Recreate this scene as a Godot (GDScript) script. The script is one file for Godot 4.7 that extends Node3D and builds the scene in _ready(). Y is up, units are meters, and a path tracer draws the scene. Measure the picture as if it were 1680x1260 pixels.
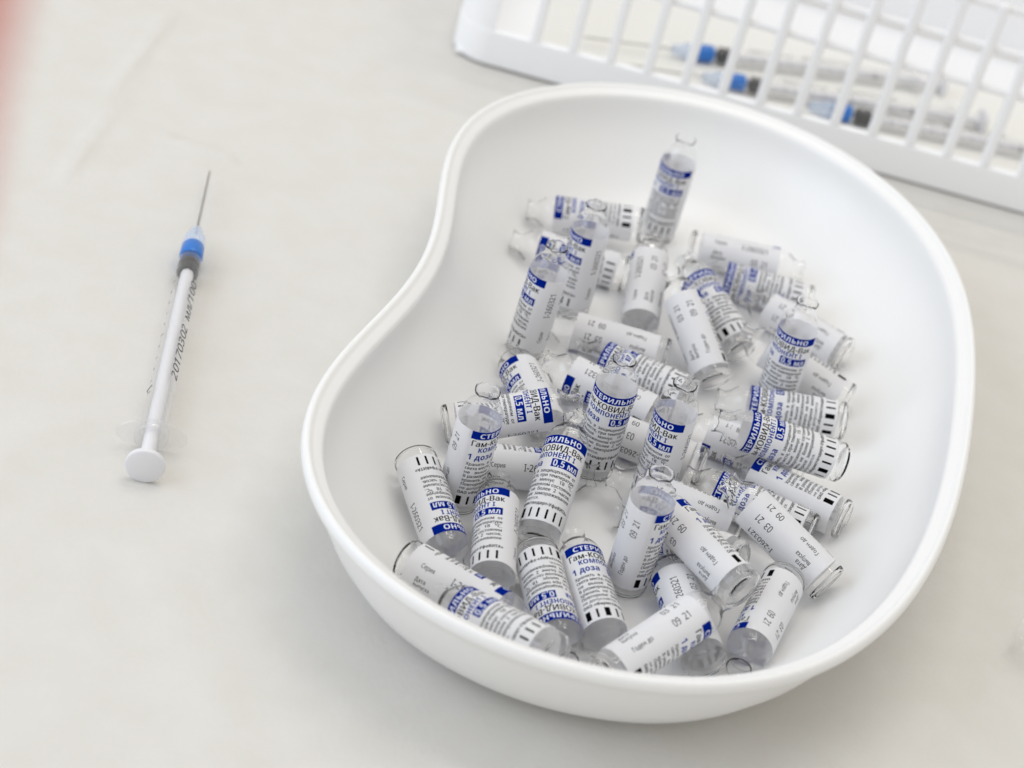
extends Node3D
# A kidney dish of emptied glass ampoules, a syringe and a basket on a white cloth. Shapes are laid out in millimetres and built at true size.

const MM := 0.001
const LAMP := 0.27
var used := {}
var rng := RandomNumberGenerator.new()
var font_regular := SystemFont.new()
var font_bold := SystemFont.new()
var ampoule0: Node3D
var syringe0: Node3D
var M := {}


# ---------------------------------------------------------------- naming and tagging
func numbered(called: String) -> String:
	var n: int = used.get(called, 0)
	used[called] = n + 1
	return called if n == 0 else "%s_%03d" % [called, n]


func tag(o: Node, label := "", category := "", group := "", kind := "") -> void:
	if label: o.set_meta("label", label)
	if category: o.set_meta("category", category)
	if group: o.set_meta("group", group)
	if kind: o.set_meta("kind", kind)


func thing(called: String, label: String, category: String, group := "") -> Node3D:
	var o := Node3D.new()
	o.name = numbered(called)
	add_child(o, true)
	tag(o, label, category, group)
	return o


func part(called: String, mesh: Mesh, material: Material, parent: Node3D, at := Transform3D()) -> MeshInstance3D:
	var o := MeshInstance3D.new()
	o.name = called
	o.mesh = mesh
	o.material_override = material
	o.transform = at
	parent.add_child(o, true)
	return o


func copy(o: Node3D, called: String, label: String) -> Node3D:
	var c: Node3D = o.duplicate()
	c.name = numbered(called)
	add_child(c, true)
	c.set_meta("label", label)
	return c


# ---------------------------------------------------------------- mesh helpers
func tri(st: SurfaceTool, a: Array, b: Array, c: Array) -> void:
	# a, b, c: [position, normal, uv]; wound clockwise as seen from the side the normals point to
	var p: Vector3 = a[0]
	var q: Vector3 = b[0]
	var r: Vector3 = c[0]
	var face := (r - p).cross(q - p)
	if face.length_squared() < 1e-22:
		return
	var n: Vector3 = a[1] + b[1] + c[1]
	var order := [a, b, c] if face.dot(n) >= 0.0 else [a, c, b]
	for v in order:
		st.set_normal(v[1])
		st.set_uv(v[2])
		st.add_vertex(v[0])


func quad(st: SurfaceTool, a: Array, b: Array, c: Array, d: Array) -> void:
	tri(st, a, b, c)
	tri(st, a, c, d)


func lathe(profile: Array, sides := 40, from := 0.0, sweep := TAU, sharp := 35.0, snapped := 0.0) -> ArrayMesh:
	# profile: Vector2(radius, height) in mm, the outside on the right hand of its direction
	var st := SurfaceTool.new()
	st.begin(Mesh.PRIMITIVE_TRIANGLES)
	var n := profile.size()
	var seg := []
	for i in n - 1:
		var d: Vector2 = profile[i + 1] - profile[i]
		seg.append(Vector2(d.y, -d.x).normalized())
	for i in n - 1:
		var n0: Vector2 = seg[i]
		var n1: Vector2 = seg[i]
		if i > 0 and rad_to_deg(absf(seg[i].angle_to(seg[i - 1]))) < sharp:
			n0 = (seg[i] + seg[i - 1]).normalized()
		if i < n - 2 and rad_to_deg(absf(seg[i].angle_to(seg[i + 1]))) < sharp:
			n1 = (seg[i] + seg[i + 1]).normalized()
		for k in sides:
			var v := []
			for e in [[0, k, n0], [1, k, n1], [1, k + 1, n1], [0, k + 1, n0]]:
				var u: float = float(e[1]) / sides
				var a := from + sweep * u
				var p: Vector2 = profile[i + e[0]]
				var m: Vector2 = e[2]
				if snapped and p.y > 35.0: p.y += snapped * (sin(a * 3.0 + 0.6) + 0.6 * sin(a * 7.0) + 0.4 * sin(a * 12.0 + 2.0)) * (p.y - 35.0)
				v.append([Vector3(sin(a) * p.x, p.y, cos(a) * p.x) * MM, Vector3(sin(a) * m.x, m.y, cos(a) * m.x), Vector2(u, float(i + e[0]) / (n - 1))])
			quad(st, v[0], v[1], v[2], v[3])
	st.index()
	return st.commit()


func rounded_box(size: Vector3, bevel: float, steps := 3) -> ArrayMesh:
	# size and bevel in mm, centred
	var st := SurfaceTool.new()
	st.begin(Mesh.PRIMITIVE_TRIANGLES)
	var h := size / 2.0 - Vector3.ONE * bevel
	for axis in 3:
		for way in [-1.0, 1.0]:
			var cells := []
			var cuts := [-1.0]
			for i in steps: cuts.append(-1.0 + (i + 1.0) / steps * 0.0)
			var line := []
			for i in steps + 1: line.append([-1.0, -45.0 + 45.0 * i / steps])
			for i in steps + 1: line.append([1.0, 45.0 * i / steps])
			for i in line.size():
				var row := []
				for j in line.size():
					var ti := tan(deg_to_rad(line[i][1]))
					var tj := tan(deg_to_rad(line[j][1]))
					var dir := Vector3.ZERO
					dir[axis] = way
					dir[(axis + 1) % 3] = ti
					dir[(axis + 2) % 3] = tj
					dir = dir.normalized()
					var c := Vector3.ZERO
					c[axis] = way * h[axis]
					c[(axis + 1) % 3] = line[i][0] * h[(axis + 1) % 3]
					c[(axis + 2) % 3] = line[j][0] * h[(axis + 2) % 3]
					row.append([(c + dir * bevel) * MM, dir, Vector2(float(i) / (line.size() - 1), float(j) / (line.size() - 1))])
				cells.append(row)
			for i in line.size() - 1:
				for j in line.size() - 1:
					quad(st, cells[i][j], cells[i + 1][j], cells[i + 1][j + 1], cells[i][j + 1])
	st.index()
	return st.commit()


func sheet(size_x: float, size_z: float, step: float, height: Callable) -> ArrayMesh:
	# a heightfield in mm round its own centre
	var st := SurfaceTool.new()
	st.begin(Mesh.PRIMITIVE_TRIANGLES)
	var nx := int(size_x / step)
	var nz := int(size_z / step)
	for j in nz + 1:
		for i in nx + 1:
			var x := -size_x / 2.0 + size_x * i / nx
			var z := -size_z / 2.0 + size_z * j / nz
			var y: float = height.call(x, z)
			var dx: float = height.call(x + 0.7, z) - height.call(x - 0.7, z)
			var dz: float = height.call(x, z + 0.7) - height.call(x, z - 0.7)
			st.set_normal(Vector3(-dx, 1.4, -dz).normalized())
			st.set_uv(Vector2(float(i) / nx, float(j) / nz))
			st.add_vertex(Vector3(x, y, z) * MM)
	for j in nz:
		for i in nx:
			var a := j * (nx + 1) + i
			for k in [a, a + 1, a + nx + 2, a, a + nx + 2, a + nx + 1]:
				st.add_index(k)
	return st.commit()


func placed(at: Vector3, yaw := 0.0, tilt := 0.0, spin := 0.0) -> Transform3D:
	# millimetres; the thing's own y axis leans by tilt towards the heading yaw and the thing is spun about it (degrees)
	var b := Basis(Vector3.UP, deg_to_rad(yaw)) * Basis(Vector3.RIGHT, deg_to_rad(tilt)) * Basis(Vector3.UP, deg_to_rad(spin))
	return Transform3D(b, at * MM)


# ---------------------------------------------------------------- print
func lettering(text: String, font: Font, color: Color, size := 64) -> Image:
	# the text as a picture cropped to the height of its line, on a clear ground
	var line := TextLine.new()
	line.add_string(text, font, size)
	var ts := TextServerManager.get_primary_interface()
	var w := int(line.get_size().x) + 4
	var asc := int(size * 0.76)
	var h := int(size * 1.0)
	var im := Image.create_empty(w, h, false, Image.FORMAT_RGBA8)
	im.fill(Color(color, 0.0))
	var x := 1.0
	for g in ts.shaped_text_get_glyphs(line.get_rid()):
		var f: RID = g.font_rid
		var sz := Vector2i(g.font_size, 0)
		ts.font_render_glyph(f, sz, g.index)
		var page: int = ts.font_get_glyph_texture_idx(f, sz, g.index)
		if page >= 0:
			var src: Image = ts.font_get_texture_image(f, sz, page)
			var r: Rect2 = ts.font_get_glyph_uv_rect(f, sz, g.index)
			var off: Vector2 = ts.font_get_glyph_offset(f, sz, g.index)
			for yy in int(r.size.y):
				for xx in int(r.size.x):
					var a := src.get_pixel(int(r.position.x) + xx, int(r.position.y) + yy).a
					var px := int(x + off.x) + xx
					var py := asc + int(off.y) + yy
					if a > 0.0 and px >= 0 and px < w and py >= 0 and py < h:
						im.set_pixel(px, py, Color(color, maxf(a, im.get_pixel(px, py).a)))
		x += g.advance
	return im


func stamp(on: Image, ppm: float, text: String, bold: bool, color: Color, x: float, y: float, width: float, cap: float, upright := true) -> void:
	# prints text on the picture: x, y of its top left, width and capital height in mm; upright or reading upwards
	var im := lettering(text, font_bold if bold else font_regular, color)
	var h := cap / 0.714 # a line is 1 em high, capitals 0.714
	im.resize(maxi(2, int(width * ppm)), maxi(2, int(h * ppm)), Image.INTERPOLATE_LANCZOS)
	var top := y - 0.046 * h
	if not upright:
		im.rotate_90(COUNTERCLOCKWISE)
		on.blend_rect(im, Rect2i(Vector2i.ZERO, im.get_size()), Vector2i(int((x - 0.046 * h) * ppm), int(y * ppm)))
	else:
		on.blend_rect(im, Rect2i(Vector2i.ZERO, im.get_size()), Vector2i(int(x * ppm), int(top * ppm)))


func label_print() -> ImageTexture:
	# the paper label unrolled: 33 mm round, 24 mm high, neck side up
	var ppm := 31.0
	var im := Image.create_empty(1023, 744, false, Image.FORMAT_RGBA8)
	im.fill(Color(0.965, 0.965, 0.975))
	var blue := Color(0.0, 0.16, 0.6)
	var ink := Color(0.03, 0.03, 0.035)
	var grey := Color(0.1, 0.1, 0.11)
	var box := func(x: float, y: float, w: float, h: float, c: Color) -> void:
		im.fill_rect(Rect2i(int(x * ppm), int(y * ppm), int(w * ppm), int(h * ppm)), c)
	box.call(0.0, 0.0, 18.5, 2.45, blue)
	stamp(im, ppm, "СТЕРИЛЬНО", true, Color(0.97, 0.98, 1.0), 2.5, 0.6, 13.6, 1.45)
	stamp(im, ppm, "Гам-КОВИД-Вак", false, ink, 0.9, 2.9, 16.6, 1.7)
	stamp(im, ppm, "Гам-КОВИД-Вак", false, ink, 0.95, 2.9, 16.6, 1.7)
	stamp(im, ppm, "КОМПОНЕНТ I", true, blue, 2.9, 5.0, 12.5, 1.4)
	stamp(im, ppm, "1 доза", true, blue, 0.9, 7.1, 6.8, 1.75)
	box.call(9.9, 6.75, 7.2, 2.3, blue)
	stamp(im, ppm, "0,5 мл", true, Color(0.97, 0.98, 1.0), 10.2, 7.05, 6.6, 1.75)
	var lines := ["Хранить  в  защищенном  от", "света месте, при температуре", "не   выше   минус   18   °С.", "В размороженном состоянии", "хранить  не  более  2  часов.", "Повторное  замораживание"]
	for i in lines.size():
		stamp(im, ppm, lines[i], false, ink, 1.0, 9.75 + i * 1.3, 16.2, 0.92)
		stamp(im, ppm, lines[i], false, ink, 1.04, 9.75 + i * 1.3, 16.2, 0.92)
	stamp(im, ppm, "не допускается.", false, ink, 1.0, 9.75 + 6 * 1.3, 8.6, 0.82)
	stamp(im, ppm, "ОАО «Фармстандарт-УфаВИТА»", true, ink, 0.8, 18.95, 17.0, 0.86)
	var bars := [[0.9, 1.25], [3.5, 0.5], [5.4, 1.25], [8.1, 0.5], [10.1, 0.5], [12.1, 0.5], [14.1, 0.5], [16.1, 0.5]]
	for b in bars: box.call(b[0], 20.7, b[1], 2.6, Color(0.05, 0.05, 0.055))
	# the side panel reads from the base up to the neck
	stamp(im, ppm, "Серия", false, grey, 20.9, 16.6, 3.9, 1.1, false)
	stamp(im, ppm, "I-260321", false, grey, 20.6, 3.6, 8.4, 1.7, false)
	stamp(im, ppm, "Дата", false, grey, 24.1, 17.5, 3.1, 1.1, false)
	stamp(im, ppm, "выпуска", false, grey, 25.55, 16.2, 4.6, 1.1, false)
	stamp(im, ppm, "03  21", false, grey, 24.6, 3.1, 5.4, 1.7, false)
	stamp(im, ppm, "Годен до", false, grey, 28.75, 14.4, 6.0, 1.1, false)
	stamp(im, ppm, "09  21", false, grey, 28.5, 3.1, 5.4, 1.7, false)
	var img := im
	img.convert(Image.FORMAT_RGB8)
	return ImageTexture.create_from_image(img)


# ---------------------------------------------------------------- materials
func noise_texture(seed_: int, frequency: float, octaves: int, side := 512, ramp: Gradient = null) -> NoiseTexture2D:
	var n := FastNoiseLite.new()
	n.seed = seed_
	n.noise_type = FastNoiseLite.TYPE_SIMPLEX_SMOOTH
	n.frequency = frequency
	n.fractal_octaves = octaves
	var t := NoiseTexture2D.new()
	t.width = side
	t.height = side
	t.seamless = true
	t.noise = n
	if ramp: t.color_ramp = ramp
	return t


func plain(called: String, color: Color, roughness: float, specular := 0.5) -> StandardMaterial3D:
	var m := StandardMaterial3D.new()
	m.resource_name = called
	m.albedo_color = color
	m.roughness = roughness
	m.metallic_specular = specular
	return m


func make_materials() -> void:
	font_regular.font_names = PackedStringArray(["Droid Sans"])
	font_bold.font_names = PackedStringArray(["Droid Sans"])
	font_bold.font_weight = 700

	var cloth := plain("white cloth", Color(0.848, 0.841, 0.826), 0.85, 0.3)
	var weave := Gradient.new()
	weave.set_color(0, Color(0.981, 0.978, 0.97))
	weave.set_color(1, Color(1, 1, 1))
	cloth.albedo_texture = noise_texture(5, 0.009, 6, 1024, weave)
	cloth.uv1_scale = Vector3.ONE * 7.0
	cloth.heightmap_enabled = true
	cloth.heightmap_texture = noise_texture(9, 0.16, 3)
	cloth.heightmap_scale = 0.006
	cloth.heightmap_deep_parallax = false
	M.cloth = cloth

	M.dish = plain("white plastic", Color(0.925, 0.926, 0.926), 0.4)
	var worn := Gradient.new()
	worn.set_color(0, Color(0.75, 0.75, 0.75))
	worn.set_color(1, Color(1, 1, 1))
	M.dish.roughness_texture = noise_texture(21, 0.05, 4, 512, worn)
	M.dish.roughness = 0.42
	M.dish.uv1_triplanar = true
	M.dish.uv1_scale = Vector3.ONE * 16.0
	M.basket = plain("white basket plastic", Color(0.965, 0.967, 0.975), 0.42)

	var glass := plain("clear glass", Color(1, 1, 1, 0.0), 0.0)
	glass.transparency = BaseMaterial3D.TRANSPARENCY_ALPHA
	glass.refraction_enabled = true
	glass.refraction_scale = 0.035
	M.glass = glass
	var soft := glass.duplicate()
	soft.resource_name = "clear glass of the base"
	soft.refraction_scale = 0.025
	M.base_glass = soft
	var shell := plain("clear glass wall", Color(1, 1, 1, 0.02), 0.0)
	shell.transparency = BaseMaterial3D.TRANSPARENCY_ALPHA
	M.thin_glass = shell
	var thin := plain("thin clear film", Color(1, 1, 1, 0.006), 0.02)
	thin.transparency = BaseMaterial3D.TRANSPARENCY_ALPHA
	thin.metallic_specular = 0.22
	M.film = thin
	var barrel := plain("clear barrel plastic", Color(0.86, 0.86, 0.88, 0.07), 0.08)
	barrel.transparency = BaseMaterial3D.TRANSPARENCY_ALPHA
	M.barrel = barrel

	var paper := plain("label print", Color.WHITE, 0.5, 0.1)
	paper.albedo_texture = label_print()
	paper.backlight_enabled = true
	paper.backlight = Color(0.95, 0.95, 0.95)
	M.label = paper
	M.label_back = plain("label back", Color(0.985, 0.985, 0.99), 0.6)
	M.label_back.backlight_enabled = true
	M.label_back.backlight = Color(1, 1, 1)

	M.plunger = plain("plunger plastic", Color(0.88, 0.88, 0.895), 0.35)
	M.stopper = plain("black rubber", Color(0.03, 0.03, 0.035), 0.5)
	M.hub = plain("blue hub", Color(0.17, 0.45, 0.78), 0.3)
	var pale := plain("pale blue hub", Color(0.78, 0.85, 0.95, 0.4), 0.2)
	pale.transparency = BaseMaterial3D.TRANSPARENCY_ALPHA
	M.hub_pale = pale
	var steel := plain("steel", Color(0.62, 0.61, 0.6), 0.28)
	steel.metallic = 1.0
	M.steel = steel
	var tube := plain("lit lamp tube", Color(0.9, 0.9, 0.88), 0.5)
	tube.emission_enabled = true
	tube.emission = Color(1.0, 0.975, 0.935)
	tube.emission_energy_multiplier = 1.5
	M.tube = tube
	M.ink = plain("black print", Color(0.25, 0.25, 0.26), 0.5)
	M.liner = plain("cream paper", Color(0.9, 0.9, 0.885), 0.8)
	var skin := plain("skin", Color(0.87, 0.6, 0.57), 0.5)
	skin.subsurf_scatter_enabled = true
	skin.subsurf_scatter_strength = 0.2
	M.skin = skin
	M.nail = plain("fingernail", Color(0.88, 0.6, 0.57), 0.25)


# ---------------------------------------------------------------- the dish
func kidney(n: int) -> Array:
	# rim outline as a short Fourier series of x + iz in mm, with outward normals
	var terms := [Vector2(0.10, -0.08), Vector2(0.05, 0.15), Vector2(0.10, 0.37), Vector2(-0.49, 0.86), Vector2(-2.53, -0.56), Vector2(-1.05, -2.12), Vector2(16.36, -18.27), Vector2(36.84, -21.67), Vector2(-57.96, -96.55), Vector2(-1.06, 1.75), Vector2(-8.79, 1.85), Vector2(-0.66, -1.13), Vector2(0.32, -0.38), Vector2(0.27, 0.03), Vector2(-0.07, -0.01)]
	var out := []
	for i in n:
		var p := Vector2.ZERO
		var d := Vector2.ZERO
		for k in terms.size():
			var f := k - 7
			var w: Vector2 = terms[k].rotated(TAU * f * i / n)
			p += w
			d += Vector2(-w.y, w.x) * f
		d = d.normalized()
		out.append([p, Vector2(d.y, -d.x)])
	return out


func make_dish() -> void:
	# profile: x how far inside the rim outline, y height, from the middle of the underside out, over the rim and back to the middle of the floor
	var profile := [Vector2(40, 0.9), Vector2(32, 0.8), Vector2(29.0, 0), Vector2(26, 0.05), Vector2(23, 1.0), Vector2(18, 3.8), Vector2(13, 8.5), Vector2(8.6, 14.8), Vector2(5, 22), Vector2(3, 26), Vector2(2.3, 27.8), Vector2(1.4, 28.9), Vector2(0.45, 29.7), Vector2(0, 30.8), Vector2(0.05, 31.8), Vector2(0.45, 32.6), Vector2(1.05, 33.0), Vector2(1.65, 32.9), Vector2(2.1, 32.5), Vector2(2.45, 32.1), Vector2(2.95, 31.85), Vector2(4.5, 31.2), Vector2(5.15, 30.6), Vector2(5.5, 29.5), Vector2(5.9, 27.4), Vector2(6.7, 24), Vector2(8.6, 20.3), Vector2(11, 16.7), Vector2(15.5, 11.3), Vector2(20, 7), Vector2(24.5, 4.2), Vector2(29, 2.5), Vector2(34, 2.0), Vector2(40, 2.0)]
	var n := 240
	var ring := kidney(n)
	var st := SurfaceTool.new()
	st.begin(Mesh.PRIMITIVE_TRIANGLES)
	var rows := []
	for j in profile.size():
		var a: Vector2 = profile[maxi(j - 1, 0)]
		var b: Vector2 = profile[mini(j + 1, profile.size() - 1)]
		var t := (b - a).normalized()
		var m := Vector2(-t.y, t.x) # (inwards, up) of the outward normal
		var row := []
		for i in n:
			var p: Vector2 = ring[i][0] - ring[i][1] * profile[j].x
			var o: Vector2 = ring[i][1]
			row.append([Vector3(p.x, profile[j].y, p.y) * MM, Vector3(o.x * -m.x, m.y, o.y * -m.x).normalized(), Vector2(float(i) / n, float(j) / profile.size())])
		rows.append(row)
	for j in profile.size() - 1:
		for i in n:
			var k := (i + 1) % n
			quad(st, rows[j][i], rows[j + 1][i], rows[j + 1][k], rows[j][k])
	for side in [[0, Vector3.DOWN], [profile.size() - 1, Vector3.UP]]:
		var flat := PackedVector2Array()
		for i in n:
			var p: Vector3 = rows[side[0]][i][0]
			flat.append(Vector2(p.x, p.z))
		var index := Geometry2D.triangulate_polygon(flat)
		var y: float = rows[side[0]][0][0].y
		for k in range(0, index.size(), 3):
			var v := []
			for e in 3: v.append([Vector3(flat[index[k + e]].x, y, flat[index[k + e]].y), side[1], Vector2.ZERO])
			tri(st, v[0], v[1], v[2])
	st.index()
	var o := MeshInstance3D.new()
	o.name = "kidney_dish"
	o.mesh = st.commit()
	o.material_override = M.dish
	add_child(o, true)
	tag(o, "white plastic kidney dish with rolled rim, holding a pile of glass ampoules", "kidney dish")


# ---------------------------------------------------------------- ampoules
func make_ampoule() -> void:
	ampoule0 = Node3D.new()
	part("glass_base", lathe([Vector2(0.0, 0.75), Vector2(2.4, 0.65), Vector2(3.6, 0.35), Vector2(4.3, 0.0), Vector2(4.8, 0.12), Vector2(5.2, 0.5), Vector2(5.37, 1.1), Vector2(5.37, 1.6), Vector2(5.15, 1.45), Vector2(4.8, 0.95), Vector2(4.35, 0.7), Vector2(3.6, 0.95), Vector2(2.4, 1.2), Vector2(0.0, 1.3)], 44, 0.0, TAU, 60.0), M.base_glass, ampoule0)
	part("glass_body", lathe([Vector2(5.375, 1.62), Vector2(5.375, 28.2), Vector2(5.33, 28.9), Vector2(5.12, 29.8), Vector2(4.82, 30.5)], 44, 0.0, TAU, 60.0), M.thin_glass, ampoule0)
	part("open_neck", lathe([Vector2(4.80, 30.54), Vector2(4.15, 31.55), Vector2(3.55, 32.25), Vector2(3.05, 32.95), Vector2(2.8, 33.6), Vector2(2.75, 34.2), Vector2(2.85, 34.9), Vector2(3.05, 35.5), Vector2(3.12, 35.9), Vector2(2.95, 36.0), Vector2(2.86, 35.85), Vector2(2.66, 35.2), Vector2(2.52, 34.6), Vector2(2.51, 33.9), Vector2(2.74, 33.0), Vector2(3.18, 32.45), Vector2(3.82, 31.75), Vector2(4.36, 31.1), Vector2(4.66, 30.72), Vector2(4.80, 30.54)], 44, 0.0, TAU, 60.0, 0.2), M.glass, ampoule0)
	# the paper label: print outside, plain inside, wrapped most of the way round
	var sweep := TAU * 1.02 # the end laps over the start
	var n := 50
	var print_side := SurfaceTool.new()
	var back_side := SurfaceTool.new()
	print_side.begin(Mesh.PRIMITIVE_TRIANGLES)
	back_side.begin(Mesh.PRIMITIVE_TRIANGLES)
	var ring := []
	for k in n + 1:
		var a: float = sweep * k / n
		var d := Vector3(sin(a), 0, cos(a))
		var r := 5.455 + 0.10 * k / n
		var row := []
		for y in [3.5, 27.5]:
			row.append((d * r + Vector3.UP * y) * MM)
			row.append((d * (r - 0.06) + Vector3.UP * y) * MM)
		ring.append([row, d, float(k) / n])
	for k in n:
		var p: Array = ring[k]
		var q: Array = ring[k + 1]
		quad(print_side, [p[0][0], p[1], Vector2(p[2], 1)], [p[0][2], p[1], Vector2(p[2], 0)], [q[0][2], q[1], Vector2(q[2], 0)], [q[0][0], q[1], Vector2(q[2], 1)])
		quad(back_side, [p[0][1], -p[1], Vector2.ZERO], [p[0][3], -p[1], Vector2.ZERO], [q[0][3], -q[1], Vector2.ZERO], [q[0][1], -q[1], Vector2.ZERO])
		for e in [[0, 1, Vector3.DOWN], [2, 3, Vector3.UP]]:
			quad(back_side, [p[0][e[0]], e[2], Vector2.ZERO], [p[0][e[1]], e[2], Vector2.ZERO], [q[0][e[1]], e[2], Vector2.ZERO], [q[0][e[0]], e[2], Vector2.ZERO])
	for k in [0, n]:
		var p: Array = ring[k]
		var out: Vector3 = p[1].cross(Vector3.UP) * (1.0 if k == 0 else -1.0)
		quad(back_side, [p[0][0], out, Vector2.ZERO], [p[0][1], out, Vector2.ZERO], [p[0][3], out, Vector2.ZERO], [p[0][2], out, Vector2.ZERO])
	print_side.index()
	back_side.index()
	var mesh: ArrayMesh = print_side.commit()
	mesh = back_side.commit(mesh)
	mesh.surface_set_material(0, M.label)
	mesh.surface_set_material(1, M.label_back)
	var label := MeshInstance3D.new()
	label.name = "label"
	label.mesh = mesh
	ampoule0.add_child(label, true)
	tag(ampoule0, "", "ampoule", "emptied glass ampoules heaped in the kidney dish")


func put_ampoule(label: String, at: Vector3, yaw: float, tilt: float, spin: float) -> void:
	var o := copy(ampoule0, "glass_ampoule", label)
	o.transform = placed(at, yaw, tilt, spin)
	# hand-fed labels sit a little high or low and a little askew
	var label_node: Node3D = o.get_node("label")
	label_node.position.y = rng.randf_range(-0.4, 0.35) * MM
	label_node.rotation.y = rng.randf_range(-0.08, 0.08)


# ---------------------------------------------------------------- syringes
func make_syringe(label: String, out_mm: float) -> Node3D:
	# along its own +y from needle tip (0) to thumb rest
	var t := thing("syringe", label, "syringe")
	part("needle", lathe([Vector2(0.0, 0.0), Vector2(0.26, 1.6), Vector2(0.29, 3.0), Vector2(0.29, 37.0)], 12), M.steel, t)
	part("needle_hub", lathe([Vector2(0.4, 35.2), Vector2(1.5, 35.3), Vector2(1.9, 36.4), Vector2(2.2, 39.5), Vector2(3.0, 40.4), Vector2(3.1, 44.5), Vector2(2.6, 46.2)], 28), M.hub_pale, t)
	part("hub_collar", lathe([Vector2(1.4, 44.7), Vector2(2.9, 44.7), Vector2(3.2, 45.4), Vector2(3.25, 50.6), Vector2(3.0, 51.2), Vector2(1.2, 51.2)], 28), M.hub, t)
	part("barrel", lathe([Vector2(1.1, 51.4), Vector2(2.6, 51.5), Vector2(3.2, 52.2), Vector2(3.25, 53.0), Vector2(3.25, 132.4)], 36), M.barrel, t)
	part("finger_flange", lathe([Vector2(0.0, 132.5), Vector2(8.3, 132.5), Vector2(8.7, 132.8), Vector2(8.7, 133.5), Vector2(8.3, 133.8), Vector2(0.0, 133.8)], 36), M.barrel, t, Transform3D(Basis().scaled(Vector3(1, 1, 0.52)), Vector3.ZERO))
	part("flange_ring", lathe([Vector2(2.95, 131.6), Vector2(4.0, 131.8), Vector2(4.2, 132.6), Vector2(4.2, 134.3), Vector2(3.9, 134.8), Vector2(2.95, 134.8)], 30), M.barrel, t)
	part("stopper", lathe([Vector2(0.0, 52.6), Vector2(1.6, 52.9), Vector2(2.95, 54.0), Vector2(3.05, 54.6), Vector2(3.05, 55.3), Vector2(2.7, 55.6), Vector2(2.7, 56.9), Vector2(3.05, 57.2), Vector2(3.05, 58.4), Vector2(2.6, 58.9), Vector2(0.0, 58.9)], 30), M.stopper, t)
	var from := 59.0
	var to := 131.0 + out_mm
	part("plunger_rod", lathe([Vector2(0.0, from), Vector2(1.8, from), Vector2(1.8, to + 0.1)], 8, 0.0, TAU, 20.0), M.plunger, t)
	part("thumb_rest", lathe([Vector2(0.0, to), Vector2(4.3, to), Vector2(4.8, to + 0.3), Vector2(4.9, to + 0.8), Vector2(4.7, to + 1.4), Vector2(4.2, to + 1.7), Vector2(0.0, to + 1.6)], 36), M.plunger, t)
	# graduation: short strokes printed round the barrel, and the capacity lettering
	for i in 11:
		var y := 66.0 + i * 5.2
		part("scale_mark", lathe([Vector2(3.275, y), Vector2(3.275, y + 0.3)], 8, deg_to_rad(52.0 if i % 5 == 0 else 58.0), deg_to_rad(26.0 if i % 5 == 0 else 16.0)), M.ink, t)
	for w in [["мл/100", 75.0, 9.5], ["20170302", 99.0, 19.0], ["1", 116.0, 1.0]]:
		var tm := TextMesh.new()
		tm.text = w[0]
		tm.font = font_regular
		tm.font_size = 32
		tm.pixel_size = 0.000018
		tm.depth = 0.00004
		var a := deg_to_rad(-50.0 if w[0] != "1" else 66.0)
		var d := Vector3(sin(a), 0, cos(a))
		var b := Basis(Vector3.DOWN * 1.75, d.cross(Vector3.DOWN), d)
		part("printed_lettering", tm, M.ink, t, Transform3D(b, d * 3.24 * MM + Vector3.UP * float(w[1]) * MM))
	return t


# ---------------------------------------------------------------- the basket behind
func make_basket() -> void:
	var t := thing("basket", "white plastic basket with slatted grid side behind the dish, syringes inside", "basket")
	var zf := -211.0
	# the wall's line in plan: along the front, round the left corner, back along the left side
	var line := []
	line.append(Vector2(236.0, zf))
	for k in 13:
		var a := deg_to_rad(90.0 + 90.0 * k / 12.0)
		line.append(Vector2(-39.5 + 13.5 * cos(a), zf - 13.5 + 13.5 * sin(a)))
	line.append(Vector2(-53.0, -345.0))
	part("base_band", wall(line, 0.4, 13.7, 3.6), M.basket, t)
	var corner := [Vector2(-38.9, zf - 0.3)]
	for k in 13:
		var a := deg_to_rad(90.0 + 90.0 * k / 12.0)
		corner.append(Vector2(-39.5 + 13.2 * cos(a), zf - 13.5 + 13.2 * sin(a)))
	part("corner_panel", wall(corner, 12.4, 88.0, 3.0), M.basket, t)
	var bar := rounded_box(Vector3(3.3, 58.0, 4.4), 0.7, 2)
	for k in range(1, 21):
		part("bar", bar, M.basket, t, Transform3D(Basis(), Vector3(-37.7 + 13.55 * k, 42.5, zf - 2.2) * MM))
	for k in range(0, 9):
		part("bar", bar, M.basket, t, Transform3D(Basis(Vector3.UP, PI / 2), Vector3(-50.8, 42.5, zf - 30.0 - 13.55 * k) * MM))
	for h in [41.0, 55.2, 70.0]:
		part("rail", rounded_box(Vector3(275.0, 2.6, 3.0), 0.7, 2), M.basket, t, Transform3D(Basis(), Vector3(98.7, h, zf - 2.6) * MM))
		part("rail", rounded_box(Vector3(3.0, 2.6, 118.0), 0.7, 2), M.basket, t, Transform3D(Basis(), Vector3(-50.8, h, -287.0) * MM))
	part("top_rim", wall(line, 71.5 + 14.0, 92.0, 5.0), M.basket, t)
	part("floor_panel", rounded_box(Vector3(287.0, 1.6, 130.0), 0.6, 2), M.basket, t, Transform3D(Basis(), Vector3(92.5, 1.3, -279.0) * MM))
	part("back_panel", rounded_box(Vector3(287.0, 90.0, 3.0), 0.8, 2), M.basket, t, Transform3D(Basis(), Vector3(92.5, 47.0, -346.5) * MM))
	var paper := part("paper_liner", rounded_box(Vector3(250.0, 0.3, 88.0), 0.12, 1), M.liner, self, Transform3D(Basis(Vector3.UP, 0.0), Vector3(98.0, 2.35, -258.9) * MM))
	paper.name = "paper_liner"
	tag(paper, "cream paper lining the floor of the white basket", "paper")


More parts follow.
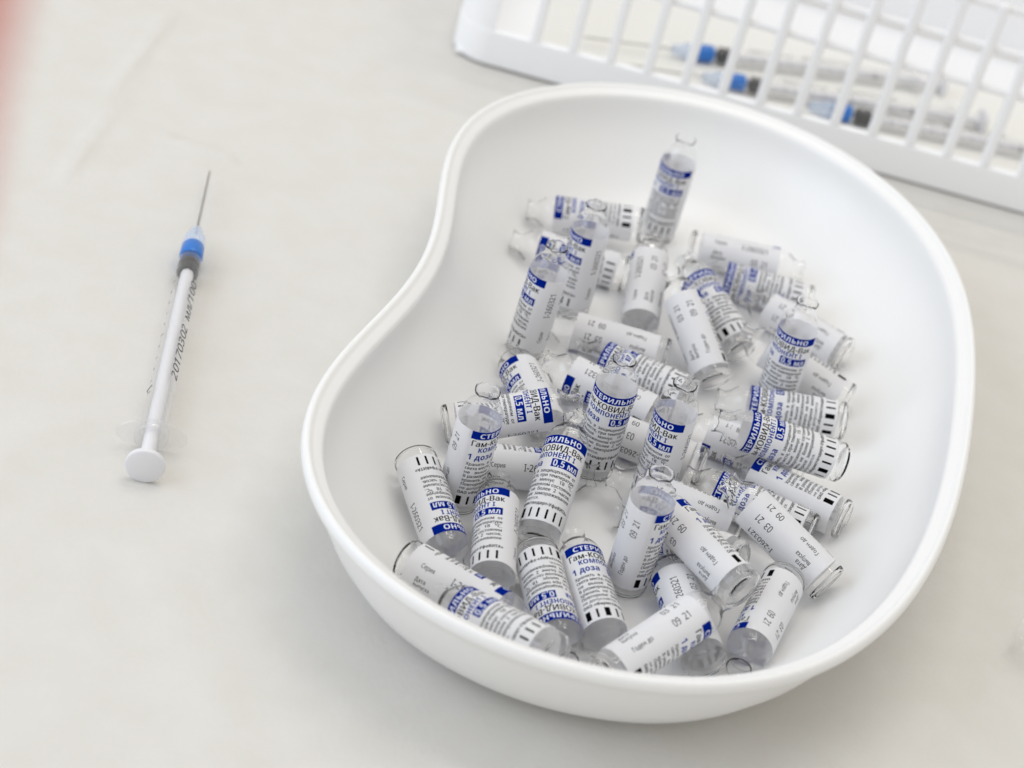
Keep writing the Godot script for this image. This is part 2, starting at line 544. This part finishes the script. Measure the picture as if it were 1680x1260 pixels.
func wall(line: Array, y0: float, y1: float, thick: float) -> ArrayMesh:
	# a wall of even thickness along a line in plan, inside on the left of its direction, edges softened
	var st := SurfaceTool.new()
	st.begin(Mesh.PRIMITIVE_TRIANGLES)
	var e := 0.8
	var ring := [Vector2(0, y0 + e), Vector2(0, y1 - e), Vector2(e * 0.3, y1 - e * 0.3), Vector2(e, y1), Vector2(thick - e, y1), Vector2(thick - e * 0.3, y1 - e * 0.3), Vector2(thick, y1 - e), Vector2(thick, y0 + e), Vector2(thick - e, y0), Vector2(e, y0)]
	var n := ring.size()
	var rows := []
	for i in line.size():
		var d: Vector2 = (line[mini(i + 1, line.size() - 1)] - line[maxi(i - 1, 0)]).normalized()
		var inward := Vector2(-d.y, d.x) * -1.0
		if inward.dot(Vector2(92.0, -279.0) - line[i]) < 0.0: inward = -inward
		var row := []
		for j in n:
			var a: Vector2 = ring[(j + n - 1) % n]
			var b: Vector2 = ring[(j + 1) % n]
			var t := (b - a).normalized()
			var m := Vector2(-t.y, t.x)
			var p: Vector2 = line[i] + inward * ring[j].x
			row.append([Vector3(p.x, ring[j].y, p.y) * MM, Vector3(inward.x * m.x, m.y, inward.y * m.x).normalized(), Vector2.ZERO])
		rows.append(row)
	for i in line.size() - 1:
		for j in n:
			var k := (j + 1) % n
			quad(st, rows[i][j], rows[i][k], rows[i + 1][k], rows[i + 1][j])
	for i in [0, line.size() - 1]:
		var out: Vector3 = (rows[i][0][0] - rows[1 if i == 0 else i - 1][0][0]).normalized()
		for j in range(1, n - 1):
			tri(st, [rows[i][0][0], out, Vector2.ZERO], [rows[i][j][0], out, Vector2.ZERO], [rows[i][j + 1][0], out, Vector2.ZERO])
	st.index()
	return st.commit()


# ---------------------------------------------------------------- the rest
func make_cloth() -> void:
	var soft := FastNoiseLite.new()
	soft.seed = 4
	soft.frequency = 0.011
	soft.fractal_octaves = 3
	var crease := func(x: float, z: float, a: Vector2, b: Vector2, high: float, wide: float) -> float:
		var p := Vector2(x, z)
		var d := (b - a).normalized()
		var along := clampf((p - a).dot(d) / a.distance_to(b), 0.0, 1.0)
		var across := (p - a).cross(d) * -1.0
		var ends := smoothstep(0.0, 0.2, along) * smoothstep(1.0, 0.8, along)
		return high * ends * exp(-across * across / (wide * wide)) * (1.0 if across < 0.0 else 1.0)
	var height := func(x: float, z: float) -> float:
		var wx := x
		var wz := z - 120.0
		var y := -0.35 + 0.28 * soft.get_noise_2d(wx, wz)
		y += crease.call(wx, wz, Vector2(-148, -200), Vector2(-141, -50), 1.0, 2.6)
		y += crease.call(wx, wz, Vector2(-128, -104), Vector2(-97, -99), 0.8, 1.9)
		y += crease.call(wx, wz, Vector2(-96, 40), Vector2(-150, 130), 1.1, 8.0)
		y += crease.call(wx, wz, Vector2(-75, 70), Vector2(-5, 190), 1.0, 9.0)
		return minf(y, 0.0) if Vector2((wx - 38.0) / 105.0, (wz + 18.0) / 160.0).length() < 1.0 or wz < -195.0 and wx > -60.0 else y
	var o := MeshInstance3D.new()
	o.name = "tablecloth"
	o.mesh = sheet(1200.0, 1200.0, 4.0, height)
	o.material_override = M.cloth
	o.position = Vector3(0, 0, -0.12)
	add_child(o, true)
	tag(o, "white cloth covering the table under the dish, syringe and basket", "tablecloth", "", "structure")
	var top := MeshInstance3D.new()
	top.name = "table_top"
	top.mesh = rounded_box(Vector3(1200.0, 28.0, 1200.0), 3.0, 2)
	top.material_override = M.plunger
	top.position = Vector3(0, -0.0155, -0.12)
	add_child(top, true)
	tag(top, "table top under the white cloth", "table", "", "structure")


func make_finger(at: Transform3D) -> void:
	var t := thing("person", "blurred pink fingertip of a person at the upper left edge", "person")
	part("finger", lathe([Vector2(0, 0), Vector2(2.6, 0.4), Vector2(4.8, 1.7), Vector2(6.4, 3.9), Vector2(7.3, 7.0), Vector2(7.6, 11.0), Vector2(7.7, 18.0), Vector2(8.1, 24.0), Vector2(8.5, 28.0), Vector2(8.2, 33.0), Vector2(8.4, 42.0), Vector2(9.2, 50.0), Vector2(9.4, 56.0), Vector2(9.0, 66.0), Vector2(9.6, 82.0), Vector2(0, 82.5)], 32), M.skin, t)
	part("fingernail", lathe([Vector2(5.2, 1.6), Vector2(6.75, 3.6), Vector2(7.75, 7.2), Vector2(8.0, 11.0), Vector2(7.85, 14.0)], 12, deg_to_rad(-48.0), deg_to_rad(96.0)), M.nail, t)
	t.transform = at


func ceiling_light(label: String, at: Vector3) -> void:
	var t := thing("ceiling_light", label, "ceiling light", "ceiling lights above the table")
	t.position = at
	part("housing", rounded_box(Vector3(1260.0, 50.0, 130.0), 6.0, 1), M.basket, t, Transform3D(Basis(), Vector3(0, 0.045, 0)))
	part("lamp_diffuser", rounded_box(Vector3(1200.0, 14.0, 80.0), 5.0, 1), M.tube, t, Transform3D(Basis(), Vector3(0, 0.012, 0)))
	var l := AreaLight3D.new()
	l.name = "lamp_glow"
	l.area_size = Vector2(1.2, 0.08)
	l.light_energy = LAMP
	l.light_color = Color(1.0, 0.985, 0.96)
	l.shadow_enabled = true
	l.transform = Transform3D(Basis(Vector3.RIGHT, -PI / 2), Vector3(0, 0.002, 0))
	t.add_child(l, true)


func _ready() -> void:
	rng.seed = 7
	# ---- camera, exposure, light
	var pitch := deg_to_rad(34.0)
	var roll := deg_to_rad(15.5)
	var forward := Vector3(0, -sin(pitch), -cos(pitch))
	var right0 := Vector3.RIGHT
	var up0 := right0.cross(forward)
	var right := right0 * cos(roll) + up0 * sin(roll)
	var up := up0 * cos(roll) - right0 * sin(roll)
	var camera := Camera3D.new()
	camera.name = "camera"
	var lens := CameraAttributesPhysical.new()
	lens.frustum_focal_length = 62.1
	lens.frustum_focus_distance = 0.492
	lens.exposure_aperture = 11.5
	lens.frustum_near = 0.02
	lens.frustum_far = 50.0
	camera.attributes = lens
	camera.transform = Transform3D(Basis(right, up, -forward), Vector3(0, 0.015, 0) - forward * 0.517)
	add_child(camera)
	camera.fov = 21.874
	camera.near = 0.02
	camera.far = 50.0
	camera.current = true

	var env := Environment.new()
	env.background_mode = Environment.BG_COLOR
	env.background_color = Color(1.0, 0.987, 0.962)
	env.background_energy_multiplier = 0.59
	env.tonemap_mode = Environment.TONE_MAPPER_LINEAR
	env.tonemap_exposure = 1.19
	env.sdfgi_enabled = true
	env.ssao_enabled = true
	env.ssil_enabled = true
	var around := WorldEnvironment.new()
	around.name = "surroundings"
	around.environment = env
	add_child(around)

	make_materials()
	ceiling_light("long ceiling light above the middle of the table", Vector3(0.1, 1.75, -0.5))
	ceiling_light("long ceiling light on the far side of the table", Vector3(0.1, 1.75, -0.95))
	ceiling_light("long ceiling light on the near side of the table", Vector3(0.1, 1.75, -0.05))
	var window := AreaLight3D.new()
	window.name = "window_light"
	window.area_size = Vector2(1.3, 1.2)
	window.light_energy = 0.95
	window.light_color = Color(0.86, 0.92, 1.0)
	window.shadow_enabled = true
	window.look_at_from_position(Vector3(-1.2, 0.8, 0.55), Vector3(0, 0, -0.05))
	add_child(window)

	# ---- the setting and the large things
	make_cloth()
	make_dish()
	make_basket()

	# ---- the pile
	make_ampoule()
	put_ampoule("upright open ampoule standing alone nearest the far inner wall of the dish", Vector3(31.22, 2.04, -121.54), -6.3, 3.1, -144.9)
	put_ampoule("upright open ampoule second from the far left, behind the one beside it", Vector3(10.48, 2.05, -64.17), -71.5, 1.7, -122.6)
	put_ampoule("upright ampoule at the upper left with I-260321 on its side, in front of another", Vector3(0.70, 2.05, -36.16), 61.4, 2.0, 91.7)
	put_ampoule("upright ampoule with wide open neck at the right, leaning text band facing the viewer", Vector3(71.98, 2.08, -42.21), -135.9, 1.3, -2.1)
	put_ampoule("upright ampoule in the middle of the pile with its sterile blue band facing the viewer", Vector3(25.76, 2.05, 9.41), -25.5, 1.2, -76.7)
	put_ampoule("upright ampoule just right of the middle one, blue band ending on its right side", Vector3(42.07, 2.04, 12.34), -30.9, 2.0, -143.6)
	put_ampoule("leftmost upright ampoule, its blue band starting halfway round the front", Vector3(-5.33, 2.05, 37.73), 7.9, 2.8, -24.4)
	put_ampoule("ampoule leaning neck up and away in front of the middle upright ampoule", Vector3(15.86, 6.85, 51.16), 177.2, 63.0, 42.9)
	put_ampoule("blurred upright ampoule nearest the viewer, mostly blank label with a short blue band", Vector3(39.24, 2.06, 51.59), -13.0, 2.2, 17.9)
	put_ampoule("ampoule at the far left lying neck down toward the viewer, barcode end up", Vector3(-18.24, 12.01, 37.97), 29.2, 100.0, 19.2)
	put_ampoule("ampoule lying neck away, in front of the leftmost upright ampoule", Vector3(7.99, 7.40, 72.30), -172.0, 82.8, -2.2)
	put_ampoule("ampoule lying upside down at the front left, barcode up and blue band at the bottom", Vector3(15.95, 8.78, 56.43), 20.1, 93.0, 74.6)
	put_ampoule("ampoule lying neck away at the front, right beside the upside down one", Vector3(37.21, 7.41, 81.47), -158.4, 86.8, 109.0)
	put_ampoule("ampoule lying along the front left wall with its blank series side up", Vector3(-13.20, 8.09, 71.63), 65.3, 86.7, -19.0)
	put_ampoule("ampoule half hidden behind the front left rim, only upper label edge showing", Vector3(24.72, 20.96, 105.21), -125.5, 105.7, 22.8)
	put_ampoule("tilted ampoule poking out from under the two crossing ones at the front", Vector3(59.84, 7.43, 78.72), -158.5, 86.7, -89.0)
	put_ampoule("ampoule lying slantwise at the front rim with its blue band at the upper right end", Vector3(37.15, 9.99, 94.79), 138.3, 73.3, -127.2)
	put_ampoule("rightmost ampoule at the front rim, lying with neck toward the viewer", Vector3(76.41, 11.48, 44.32), -14.5, 93.7, -158.5)
	put_ampoule("ampoule lying slantwise with 09 21 up, reaching out behind the nearest upright one", Vector3(65.20, 17.90, 61.86), -134.5, 88.2, 170.9)
	put_ampoule("ampoule slanting at the lower right with 09 21, 03 21 and series number up", Vector3(88.04, 10.24, 40.64), -119.0, 73.7, -160.3)
	put_ampoule("ampoule half buried under the neck of the slanting 09 21 ampoule, blue band start showing", Vector3(84.20, 7.45, 18.31), -103.8, 88.8, 72.1)
	put_ampoule("ampoule buried at the lower middle, only its blank label end and base showing", Vector3(65.39, 7.41, 25.37), -94.9, 83.5, -169.5)
	put_ampoule("ampoule lying at the right below the barcode pair, 1 dose text facing up", Vector3(92.20, 9.08, 10.68), -111.3, 93.0, 139.5)
	put_ampoule("front ampoule of the lying pair at the right, 0.5 ml box facing up", Vector3(89.16, 15.73, -4.54), -85.8, 83.4, 18.3)
	put_ampoule("rear ampoule of the lying pair at the right, under the upright one", Vector3(91.13, 10.84, -32.26), -88.2, 95.7, 64.9)
	put_ampoule("upper of two ampoules lying behind the upright one at the right", Vector3(91.96, 7.43, -72.00), -116.3, 87.3, -178.6)
	put_ampoule("lower of two ampoules lying behind the upright one at the right, base to the right", Vector3(92.68, 7.30, -48.09), -104.1, 77.8, 164.0)
	put_ampoule("ampoule lying at the far side with its text and barcode facing up", Vector3(80.55, 8.08, -95.40), -92.9, 91.4, 23.6)
	put_ampoule("rearmost lying ampoule with a blank white label, behind the far text side ampoule", Vector3(41.08, 7.43, -110.31), 91.1, 86.9, -36.0)
	put_ampoule("ampoule leaning with 09 21 showing and its base toward the viewer, far right of centre", Vector3(54.26, 6.97, -39.73), -145.7, 65.9, -168.6)
	put_ampoule("ampoule lying beneath the leaning 09 21 one, text lines and barcode visible", Vector3(60.94, 7.23, -58.70), -141.4, 75.6, 62.1)
	put_ampoule("short looking ampoule pointing its grey base at the viewer, behind the middle of the pile", Vector3(30.79, 7.16, -55.54), -176.5, 71.4, -98.4)
	put_ampoule("ampoule lying across the middle with 09 21 upside down, behind the central upright one", Vector3(40.34, 7.45, -44.82), -92.2, 90.1, -165.6)
	put_ampoule("ampoule whose text lines show right behind the central upright ampoule's neck", Vector3(48.57, 8.70, -26.42), -108.0, 92.8, 37.8)
	put_ampoule("ampoule lying left of the central upright one with a small square of blue band showing", Vector3(41.03, 7.43, -13.84), -105.1, 86.6, -87.5)
	put_ampoule("ampoule lying behind the central upright pair, 09 and 03 showing between them", Vector3(53.94, 7.44, 2.53), -100.8, 90.1, -155.4)
	put_ampoule("ampoule lying between the upright pair and the barcode pair, 03 21 upside down", Vector3(80.81, 7.43, -6.89), -103.3, 90.0, -110.5)
	put_ampoule("ampoule lying across the left with its blue band and neck to the right", Vector3(-14.14, 8.25, 16.75), 108.1, 72.6, 69.4)
	put_ampoule("ampoule lying neck away at the left, crossed by another lying over it", Vector3(13.33, 7.44, 6.27), -152.4, 89.0, -45.0)
	put_ampoule("ampoule lying low at the left with series I-260 readable the right way up", Vector3(-7.37, 7.45, 28.45), 105.8, 90.1, -6.0)
	put_ampoule("rear ampoule of the lying pair at the far left of the pile", Vector3(25.97, 12.16, -107.00), -85.1, 96.2, 95.9)
	put_ampoule("front ampoule of the lying pair at the far left, broad barcode at its right end", Vector3(24.43, 7.45, -83.66), -92.1, 90.0, -47.2)
	put_ampoule("ampoule mostly hidden behind the nearest upright one, only its open neck showing", Vector3(64.63, 14.08, 46.22), -118.9, 104.7, -88.9)

	# ---- syringes
	var s := make_syringe("syringe with blue hub lying on the cloth left of the dish", 13.5)
	s.transform = Transform3D(along(Vector3(25.3, 0.6, 146.4)), Vector3(-103.8, 3.9, -83.6) * MM)
	var cap := MeshInstance3D.new()
	cap.name = "needle_cap"
	cap.mesh = lathe([Vector2(0.0, -9.0), Vector2(2.2, -8.6), Vector2(2.7, -7.6), Vector2(3.3, 34.0)], 28)
	cap.material_override = M.film
	s.add_child(cap, true)
	var k := 0
	for e in [[Vector3(46, 5.9, -240.5), Vector3(28, 0, -7.5), "front syringe of the two at the left inside the basket"], [Vector3(86, 5.9, -240.0), Vector3(29, 0, -5), "syringe at the right inside the basket, black stopper showing"], [Vector3(33, 5.9, -258.0), Vector3(28, 0, -9.5), "rear syringe at the left inside the basket"]]:
		var c := copy(s, "syringe", e[2])
		c.transform = Transform3D(along(e[1]), (e[0] - e[1].normalized() * 45.0) * MM)
		k += 1
	var film := func(x: float, z: float) -> float:
		return 0.35 + 0.25 * sin(x * 0.16 + z * 0.05) + 0.2 * sin(z * 0.11 + x * 0.3) + 0.012 * x * x * 0.25
	var wrapper := MeshInstance3D.new()
	wrapper.name = "clear_wrapper"
	wrapper.mesh = sheet(24.0, 172.0, 2.0, film)
	wrapper.material_override = M.film
	wrapper.transform = placed(Vector3(-97.5, 0.25, -17.0), 8.5)
	add_child(wrapper, true)
	tag(wrapper, "faint clear plastic wrapper lying open under the syringe on the cloth", "wrapper")
	make_finger(Transform3D(along(up + right * 0.15), camera.position + (forward + right * -0.353 + up * -0.004) * 0.11))

	# clear cap at the right edge
	var clear := thing("clear_tube", "clear plastic tube end cut off by the right edge of the picture", "tube")
	part("shell", lathe([Vector2(0.0, 0.0), Vector2(4.6, 0.2), Vector2(5.6, 0.9), Vector2(6.0, 2.2), Vector2(6.6, 30.0), Vector2(6.1, 30.0), Vector2(5.5, 2.6), Vector2(4.8, 1.2), Vector2(0.0, 0.9)], 32), M.thin_glass, clear)
	clear.transform = placed(Vector3(138.5, 6.4, 29.5), 62.0, 90.0)
	ampoule0.free()


func along(d: Vector3) -> Basis:
	# own y along d, own z as near to straight up as can be
	var y := d.normalized()
	var z := (Vector3.UP - y * y.y).normalized()
	return Basis(y.cross(z), y, z)
